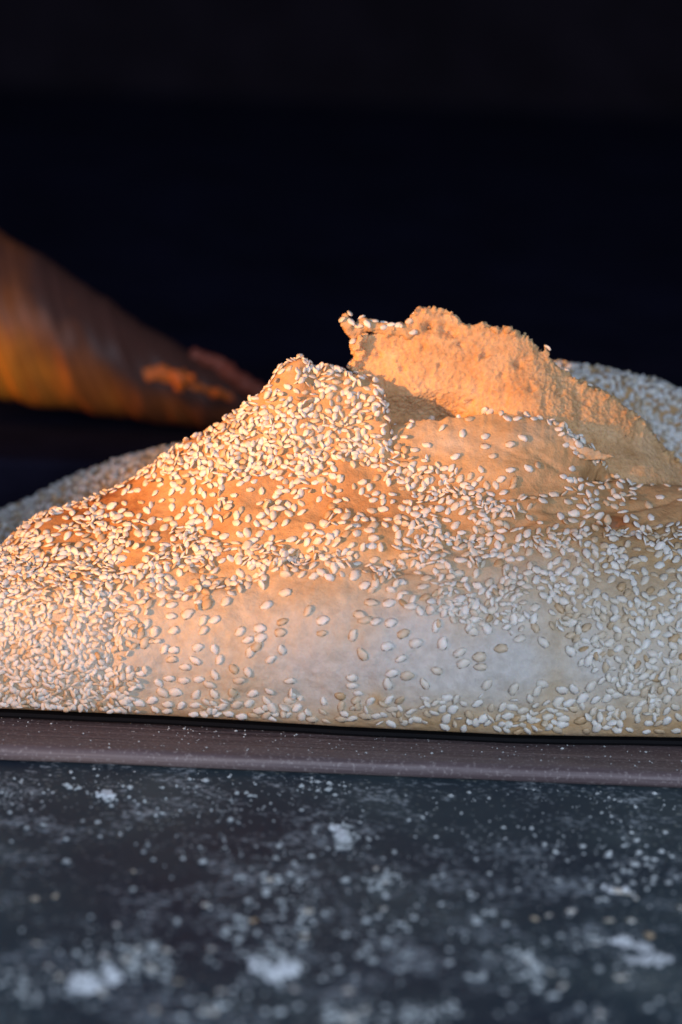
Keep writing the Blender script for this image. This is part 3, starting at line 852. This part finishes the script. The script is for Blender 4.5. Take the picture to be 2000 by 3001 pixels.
# ------------------------------------------------------------------ brown pastry horn at the left, out of focus
def pastry_material():
    m, nt, b = new_mat('glazed_brown_crust')
    tc = nt.nodes.new('ShaderNodeTexCoord')
    at = N(nt, 'ShaderNodeAttribute', attribute_name='browning')
    mp = nt.nodes.new('ShaderNodeMapping'); nt.links.new(tc.outputs['Object'], mp.inputs['Vector']); mp.inputs['Scale'].default_value = (70, 22, 22)
    gr = N(nt, 'ShaderNodeAttribute', attribute_name='grain')
    cx_ = nt.nodes.new('ShaderNodeCombineXYZ'); nt.links.new(gr.outputs['Fac'], cx_.inputs[0])
    n = noise_tex(nt, 2.6, 4, 0.65, cx_.outputs[0])
    n1 = noise_tex(nt, 45, 4, 0.6, tc.outputs['Object'])
    a = N(nt, 'ShaderNodeMath', operation='MULTIPLY_ADD'); nt.links.new(n1.outputs[0], a.inputs[0]); a.inputs[1].default_value = 0.5; nt.links.new(at.outputs['Fac'], a.inputs[2])
    r = ramp(nt, a.outputs[0], [(0.2, (0.78, 0.22, 0.02, 1)), (0.55, (0.36, 0.09, 0.018, 1)), (0.9, (0.085, 0.032, 0.022, 1))])
    s = ramp(nt, n.outputs[0], [(0.35, (0.72, 0.72, 0.72, 1)), (0.7, (1.4, 1.4, 1.4, 1))])
    nt.links.new(mix(nt, 1.0, r.outputs[0], s.outputs[0], 'MULTIPLY'), b.inputs['Base Color'])
    b.inputs['Roughness'].default_value = 0.5
    b.inputs['Specular IOR Level'].default_value = 0.22
    bump(nt, b, n.outputs[0], 0.3, 0.0004)
    return m
M_PAST = pastry_material()
def pastry():
    xs = np.linspace(-620, 770, 170)
    top = np.interp(xs, [-620, -300, -20, 150, 300, 450, 560, 640, 770], [520, 560, 672, 768, 872, 975, 1030, 1075, 1165])
    bot = np.interp(xs, [-620, -300, 0, 300, 600, 770], [1150, 1150, 1165, 1212, 1255, 1250])
    seg = 64; V = []; br = []; gra = []
    for i, x in enumerate(xs):
        yc = 0.205
        p0 = at_y(x, top[i], yc); p1 = at_y(x, bot[i], yc)
        r = (p0.z - p1.z) / 2 * math.sqrt(max(0.0009, 1 - max(0.0, (-260 - x) / 361) ** 2)); r0 = (p0.z - p1.z) / 2
        zc = SHZ + r * 0.96 if False else (p0.z + p1.z) / 2
        for k in range(seg):
            a = 2 * math.pi * k / seg
            # shallow curved ribs sweeping back along the horn
            ph = x * 0.018 + 1.6 * math.sin(a)
            rib = 0.00025 * math.sin(ph * 2.0) + 0.00015 * math.sin(ph * 5.3 + 1) + 0.0006 * noise.noise((x * 0.02, a * 1.3, 2))
            rr = r + rib
            V.append((p0.x, yc + rr * 0.85 * math.cos(a), zc - (r0 - r) * 0.5 + rr * math.sin(a)))
            br.append(0.50 * np.clip((x - 60) / 420, 0, 1) + 0.55 * np.clip(math.sin(a) + 0.35, 0, 1) + 0.05 * math.sin(ph * 2)); gra.append(ph)
    F = [(i * seg + k, i * seg + (k + 1) % seg, (i + 1) * seg + (k + 1) % seg, (i + 1) * seg + k) for i in range(len(xs) - 1) for k in range(seg)]
    F.append(tuple(range(seg))); F.append(tuple(reversed([(len(xs) - 1) * seg + k for k in range(seg)])))
    return V, F, br, gra
V, F, br, gra = pastry()
past = empty('pastry_horn', (-0.09, 0.205, SHZ))
tag(past, 'dark brown glazed pastry horn at the left, tapering to a split orange tip', 'pastry')
pb = mesh_obj('glazed_crust', V, F, M_PAST)
bm = bmesh.new(); bm.from_mesh(pb.data); bmesh.ops.recalc_face_normals(bm, faces=bm.faces); bm.to_mesh(pb.data); bm.free()
at = pb.data.attributes.new('browning', 'FLOAT', 'POINT'); at.data.foreach_set('value', np.array(br, np.float32))
at = pb.data.attributes.new('grain', 'FLOAT', 'POINT'); at.data.foreach_set('value', np.array(gra, np.float32))
keep_world(pb, past)
M_FILL = plain('orange_filling', (0.62, 0.13, 0.015), 0.5, 0.4)
M_TIP = plain('dark_red_crust', (0.28, 0.06, 0.03), 0.5, 0.4)
def lumps(name, spots, mat):
    s = Soup()
    for (x0, y0, x1, y1, r, dep, n_) in spots:
        for k in range(n_):
            a = random.random(); x = x0 + (x1 - x0) * a + random.gauss(0, r * 0.35); y = y0 + (y1 - y0) * a + random.gauss(0, r * 0.35)
            s.ball(at_y(x, y, dep + random.uniform(-.001, .001)), r * 0.1 * MM * random.uniform(0.5, 1.0), (1, 0.7, 1))
    def dfn(co, nr): return nr * ((0.8 * fnoise(co, 260, 4.4, 3)) * MM)[:, None]
    return remesh(name, s.get(), 0.0006, mat, dfn)[0]
f1 = lumps('filling', [(435, 1092, 545, 1112, 20, 0.1950, 90), (500, 1120, 640, 1150, 13, 0.1965, 70), (600, 1140, 680, 1165, 12, 0.1975, 30)], M_FILL); keep_world(f1, past)
f2 = lumps('torn_tip', [(570, 1040, 690, 1095, 18, 0.203, 90), (650, 1090, 780, 1160, 24, 0.202, 90), (600, 1130, 700, 1170, 16, 0.200, 40)], M_TIP); keep_world(f2, past)

# ------------------------------------------------------------------ loose seeds and crumbs on the counter and board
GRP = 'loose seeds and crumbs scattered on the dark counter'
def on_counter(px, py, z=ZC):
    return at_z(px, py, z)
M_LOOSE = seed_material('loose_sesame_hull')
def lump_mesh(seed_, n_):
    r = random.Random(seed_); s = Soup()
    for k in range(n_):
        s.ball((r.uniform(-.5, .5), r.uniform(-.35, .35), 0.25 + r.uniform(-.1, .15)), r.uniform(0.28, 0.42))
    return s.get()
M_FLOUR = plain('dry_flour_crumb', (0.66, 0.70, 0.68), 0.9, 0.1)
M_WHITE = plain('white_flour', (0.85, 0.88, 0.88), 0.9, 0.1)
CR_ME = []
for k in range(4):
    V, F = lump_mesh(50 + k, 4)
    me = bpy.data.meshes.new('flour_crumb'); me.from_pydata([tuple(v) for v in V], [], F); me.update(); me.materials.append(M_FLOUR)
    me.polygons.foreach_set('use_smooth', [True] * len(me.polygons)); CR_ME.append(me)
# (zoom x, zoom y, size mm, angle, elongation) from the photo's lower quarters
Z5 = [(330,348,1.6),(40,530,1.6),(148,522,1.4),(203,588,1.8),(448,578,1.6),(380,570,1.2),(552,632,1.4),(978,522,1.3),(1090,445,1.7),(1132,442,1.5),(612,803,2.0),(160,928,2.4),(255,915,2.2),(940,957,2.7),(838,742,1.8),(1275,685,1.8),(1240,840,2.2),(170,1135,2.0),(483,1195,2.8),(578,1205,2.8),(222,1240,2.0),(270,1285,2.6),(695,1245,3.0),(765,1165,2.5),(630,1160,2.4),(465,1360,3.0),(715,1440,3.2),(815,1310,2.2),(1018,1355,2.6),(1350,1345,2.8),(930,1445,2.8),(980,1450,2.6),(1400,1100,2.4),(1415,985,2.6),(970,1160,2.4),(1165,1030,2.0),(1270,740,1.6),(1430,735,1.6),(535,1050,1.9),(610,885,1.6),(655,1000,1.5),(80,260,1.8)]
Z6 = [(125,660,1.8),(238,713,1.6),(157,790,2.0),(205,855,2.0),(242,820,1.6),(935,677,1.5),(980,708,1.3),(1332,622,1.7),(1060,985,3.2),(890,1020,2.0),(955,1005,2.4),(1230,1028,3.0),(1330,1028,2.4),(1415,1095,3.4),(1280,1290,2.6),(1305,1288,2.2),(1015,1332,2.8),(1190,1455,2.6),(820,885,1.6),(998,845,1.6),(1138,875,1.5),(1505,853,1.8),(1395,885,1.8),(1560,970,2.0),(1270,893,3.2),(1315,905,2.6),(1355,925,2.0),(1180,935,1.6),(855,1215,2.2),(960,1265,2.0),(30,1350,3.0),(40,1480,3.4),(110,1440,2.6),(1170,1135,2.0),(195,975,2.0),(660,990,1.6),(375,555,1.3),(545,535,1.3)]
items = [(ox + zx * 0.638, 2050 + zy * 0.638, s_) for (lst, ox) in ((Z5, 0), (Z6, 1000)) for (zx, zy, s_) in lst]
ORD = ['leftmost', 'second', 'third', 'fourth', 'fifth', 'sixth', 'seventh', 'eighth', 'ninth', 'tenth', 'eleventh', 'twelfth', 'thirteenth', 'fourteenth', 'fifteenth', 'sixteenth', 'seventeenth', 'eighteenth', 'nineteenth', 'twentieth']
ROWS = [(0, 2420, 'just below the board edge'), (2420, 2560, 'a little below the board edge'), (2560, 2680, 'in the middle of the dark counter'), (2680, 2790, 'below the middle of the dark counter'), (2790, 2890, 'near the front of the dark counter'), (2890, 4000, 'along the bottom edge of the picture')]
cnt = 0
for lo_, hi_, where in ROWS:
    for seedy in (True, False):
        row = sorted([q for q in items if lo_ <= q[1] < hi_ and (q[2] >= 1.9) == seedy])
        for k, (px, py, s_) in enumerate(row):
            p = on_counter(px, py); p.z = ZC + 0.0005
            o_ = ORD[k] + (' from the left' if k else '')
            if seedy:
                o = bpy.data.objects.new('sesame_seed', SEED_ME[cnt % 5]); o.scale = (s_ * 0.9 * MM,) * 3
                o.rotation_euler = (random.uniform(-.3, .3), random.uniform(-.2, .2), random.uniform(0, 6.28))
                o.location = p + Vector((0, 0, 0.0002))
                tag(o, o_ + ' of the loose seeds ' + where, 'seed', GRP)
            else:
                o = bpy.data.objects.new('flour_crumb', CR_ME[cnt % 4]); o.scale = (s_ * 0.6 * MM,) * 3
                o.rotation_euler = (0, 0, random.uniform(0, 6.28)); o.location = p
                tag(o, o_ + ' of the tiny pale crumbs ' + where, 'crumb', 'tiny crumbs on the dark counter')
            col.objects.link(o); cnt += 1
# bigger white lumps of flour
def flour_lump(px, py, L, W, ang, label, seed_):
    r = random.Random(seed_); s = Soup(); c = on_counter(px, py)
    n_ = int(12 + 0.75 * L * W)
    for k in range(n_):
        a = r.uniform(0, 6.28); q = math.sqrt(r.random())
        u = q * math.cos(a) * L / 2; v = q * math.sin(a) * W / 2
        u *= 1.15; v *= 1.15; x = u * math.cos(ang) - v * math.sin(ang); y = u * math.sin(ang) + v * math.cos(ang)
        s.ball((x * MM, y * MM, 0.0004), r.uniform(0.3, 0.95) * MM, (1, 1, 0.8))
    o, _ = remesh('flour_lump', s.get(), 0.00025, M_WHITE, lambda co, nr: nr * ((0.25 * fnoise(co, 900, seed_, 2)) * MM)[:, None])
    o.location = (c.x, c.y, ZC)
    tag(o, label, 'flour lump')
flour_lump(1906, 2818, 8.5, 4.6, 0.0, 'largest white flour lump near the lower right corner of the counter', 1)
flour_lump(1853, 2775, 8.0, 4.0, -0.5, 'long white flour lump just behind and left of the largest lump', 2)
flour_lump(250, 2890, 6.2, 9.0, 0.3, 'white clump of flour at the lower left of the counter', 3)
flour_lump(330, 2860, 3.0, 9.0, 0.2, 'small flour clump right beside the lower left clump', 4)
flour_lump(780, 2850, 4.0, 12.0, 0.5, 'crumbly flour clump at the lower middle of the counter', 5)
flour_lump(845, 2845, 3.5, 7.0, 0.1, 'small flour clump to the right of the lower middle clump', 6)
flour_lump(1000, 2448, 3.2, 9.0, 0.3, 'pale flour clump in the centre of the counter', 7)
flour_lump(310, 2335, 3.6, 6.0, 0.3, 'faint flour clump near the board edge at the left', 8)
flour_lump(1810, 2612, 6.0, 3.6, -0.4, 'slim white flour lump behind the others at the right', 9)

def crumbs_stuff(name, n_, sizef, gen, label, mat):
    Vs = []; Fs = []; b_ = 0
    for k in range(n_):
        p = gen(k)
        if p is None: continue
        s = sizef() * MM
        q = np.array(Matrix.Rotation(random.uniform(0, 6.28), 3, 'Z'))
        V = (OCT * s * np.array([random.uniform(.7, 1.4), 1, .6])) @ q.T + np.array(p)
        Vs.append(V); Fs += [tuple(i + b_ for i in f) for f in OCT_F]; b_ += len(V)
    o = mesh_obj(name, np.concatenate(Vs), Fs, mat, smooth=False); tag(o, label, kind='stuff'); return o
OCT = np.array([(1, 0, 0), (0, 1, 0), (-1, 0, 0), (0, -1, 0), (0, 0, 1), (0, 0, -1)], float)
OCT_F = [(0, 1, 4), (1, 2, 4), (2, 3, 4), (3, 0, 4), (1, 0, 5), (2, 1, 5), (3, 2, 5), (0, 3, 5)]
CL = [(300, 2330, 110, 50), (620, 2330, 150, 60), (700, 2380, 160, 50), (960, 2300, 90, 40), (1000, 2450, 60, 50), (1500, 2350, 300, 70), (1800, 2380, 200, 90), (1550, 2480, 200, 60), (250, 2880, 90, 70), (420, 2800, 120, 60), (780, 2760, 130, 90), (820, 2840, 70, 50),
      (860, 2600, 90, 60), (1120, 2590, 70, 50), (1100, 2780, 120, 80), (1240, 2980, 80, 40), (60, 2900, 90, 50), (1550, 2830, 80, 80), (1750, 2760, 120, 80), (40, 2340, 80, 50), (1830, 2540, 120, 50), (600, 2460, 200, 60), (1000, 2980, 100, 40)]
def gen_c(k):
    if random.random() < 0.68:
        c = random.choice(CL); px = random.gauss(c[0], c[2] * 0.7); py = random.gauss(c[1], c[3] * 0.7)
    else:
        px = random.uniform(-700, 2700); py = 2250 + 1000 * random.random() ** 1.1
    if py < 2245 + 0.04 * px: return None
    p = on_counter(px, py); return (p.x, p.y, ZC + 0.0003)
crumbs_stuff('flour_specks', 2500, lambda: min(1.1, 0.12 + 0.16 * random.lognormvariate(-0.3, 0.9)), gen_c, 'fine pale flour specks scattered over the dark counter', M_FLOUR)
def gen_d(k):
    c = random.choice(CL2); px = random.gauss(c[0], c[2] * 0.6); py = random.gauss(c[1], c[3] * 0.6)
    if py < 2420: return None
    p = on_counter(px, py); return (p.x, p.y, ZC + 0.0004)
CL2 = [(250, 2880, 70, 55), (420, 2800, 110, 50), (440, 2840, 60, 30), (780, 2780, 110, 80), (820, 2840, 60, 45), (720, 2720, 70, 30), (800, 2600, 90, 50), (1000, 2450, 30, 35), (1120, 2590, 50, 40), (1100, 2780, 110, 70), (1240, 2975, 70, 30), (50, 2900, 70, 40),
       (1550, 2830, 60, 60), (1750, 2760, 100, 70), (1850, 2540, 100, 60), (900, 2690, 60, 50), (640, 2950, 120, 40), (1000, 2980, 90, 30), (1700, 2950, 160, 50), (1300, 2700, 160, 120)]
crumbs_stuff('flour_clumps', 420, lambda: random.uniform(0.35, 1.0), gen_d, 'coarser pale flour clumps and broken seeds gathered in drifts on the counter', M_FLOUR)
def gen_b(k):
    px = random.uniform(-300, 2300); e = 2186 + 0.041 * px
    py = e - 92 + 88 * random.random() ** 1.8
    p = at_z(px, py, 0); return (p.x, p.y, 0.0002)
crumbs_stuff('crumb_specks', 520, lambda: 0.10 + abs(random.gauss(0, 0.13)), gen_b, 'tiny pale crumbs along the board at the foot of the bread', M_FLOUR)
for (px, py, s, a, lab) in ((1217, 2156, 2.2, 0.1, 'leftmost loose seed on the board in front of the bread'), (1372, 2165, 2.4, 0.2, 'bluish loose seed on the board, left of a close pair'), (1412, 2166, 2.6, -0.2, 'pinkish loose seed on the board, right of a close pair'), (1510, 2177, 1.2, 1.0, 'smallest and rightmost loose seed on the board')):
    p = at_z(px, py, 0); o = bpy.data.objects.new('sesame_seed', SEED_ME[0]); o.scale = (s * MM,) * 3; o.rotation_euler = (0, 0, a); o.location = (p.x, p.y, 0.0005)
    tag(o, lab, 'seed', 'loose seeds on the board'); col.objects.link(o)
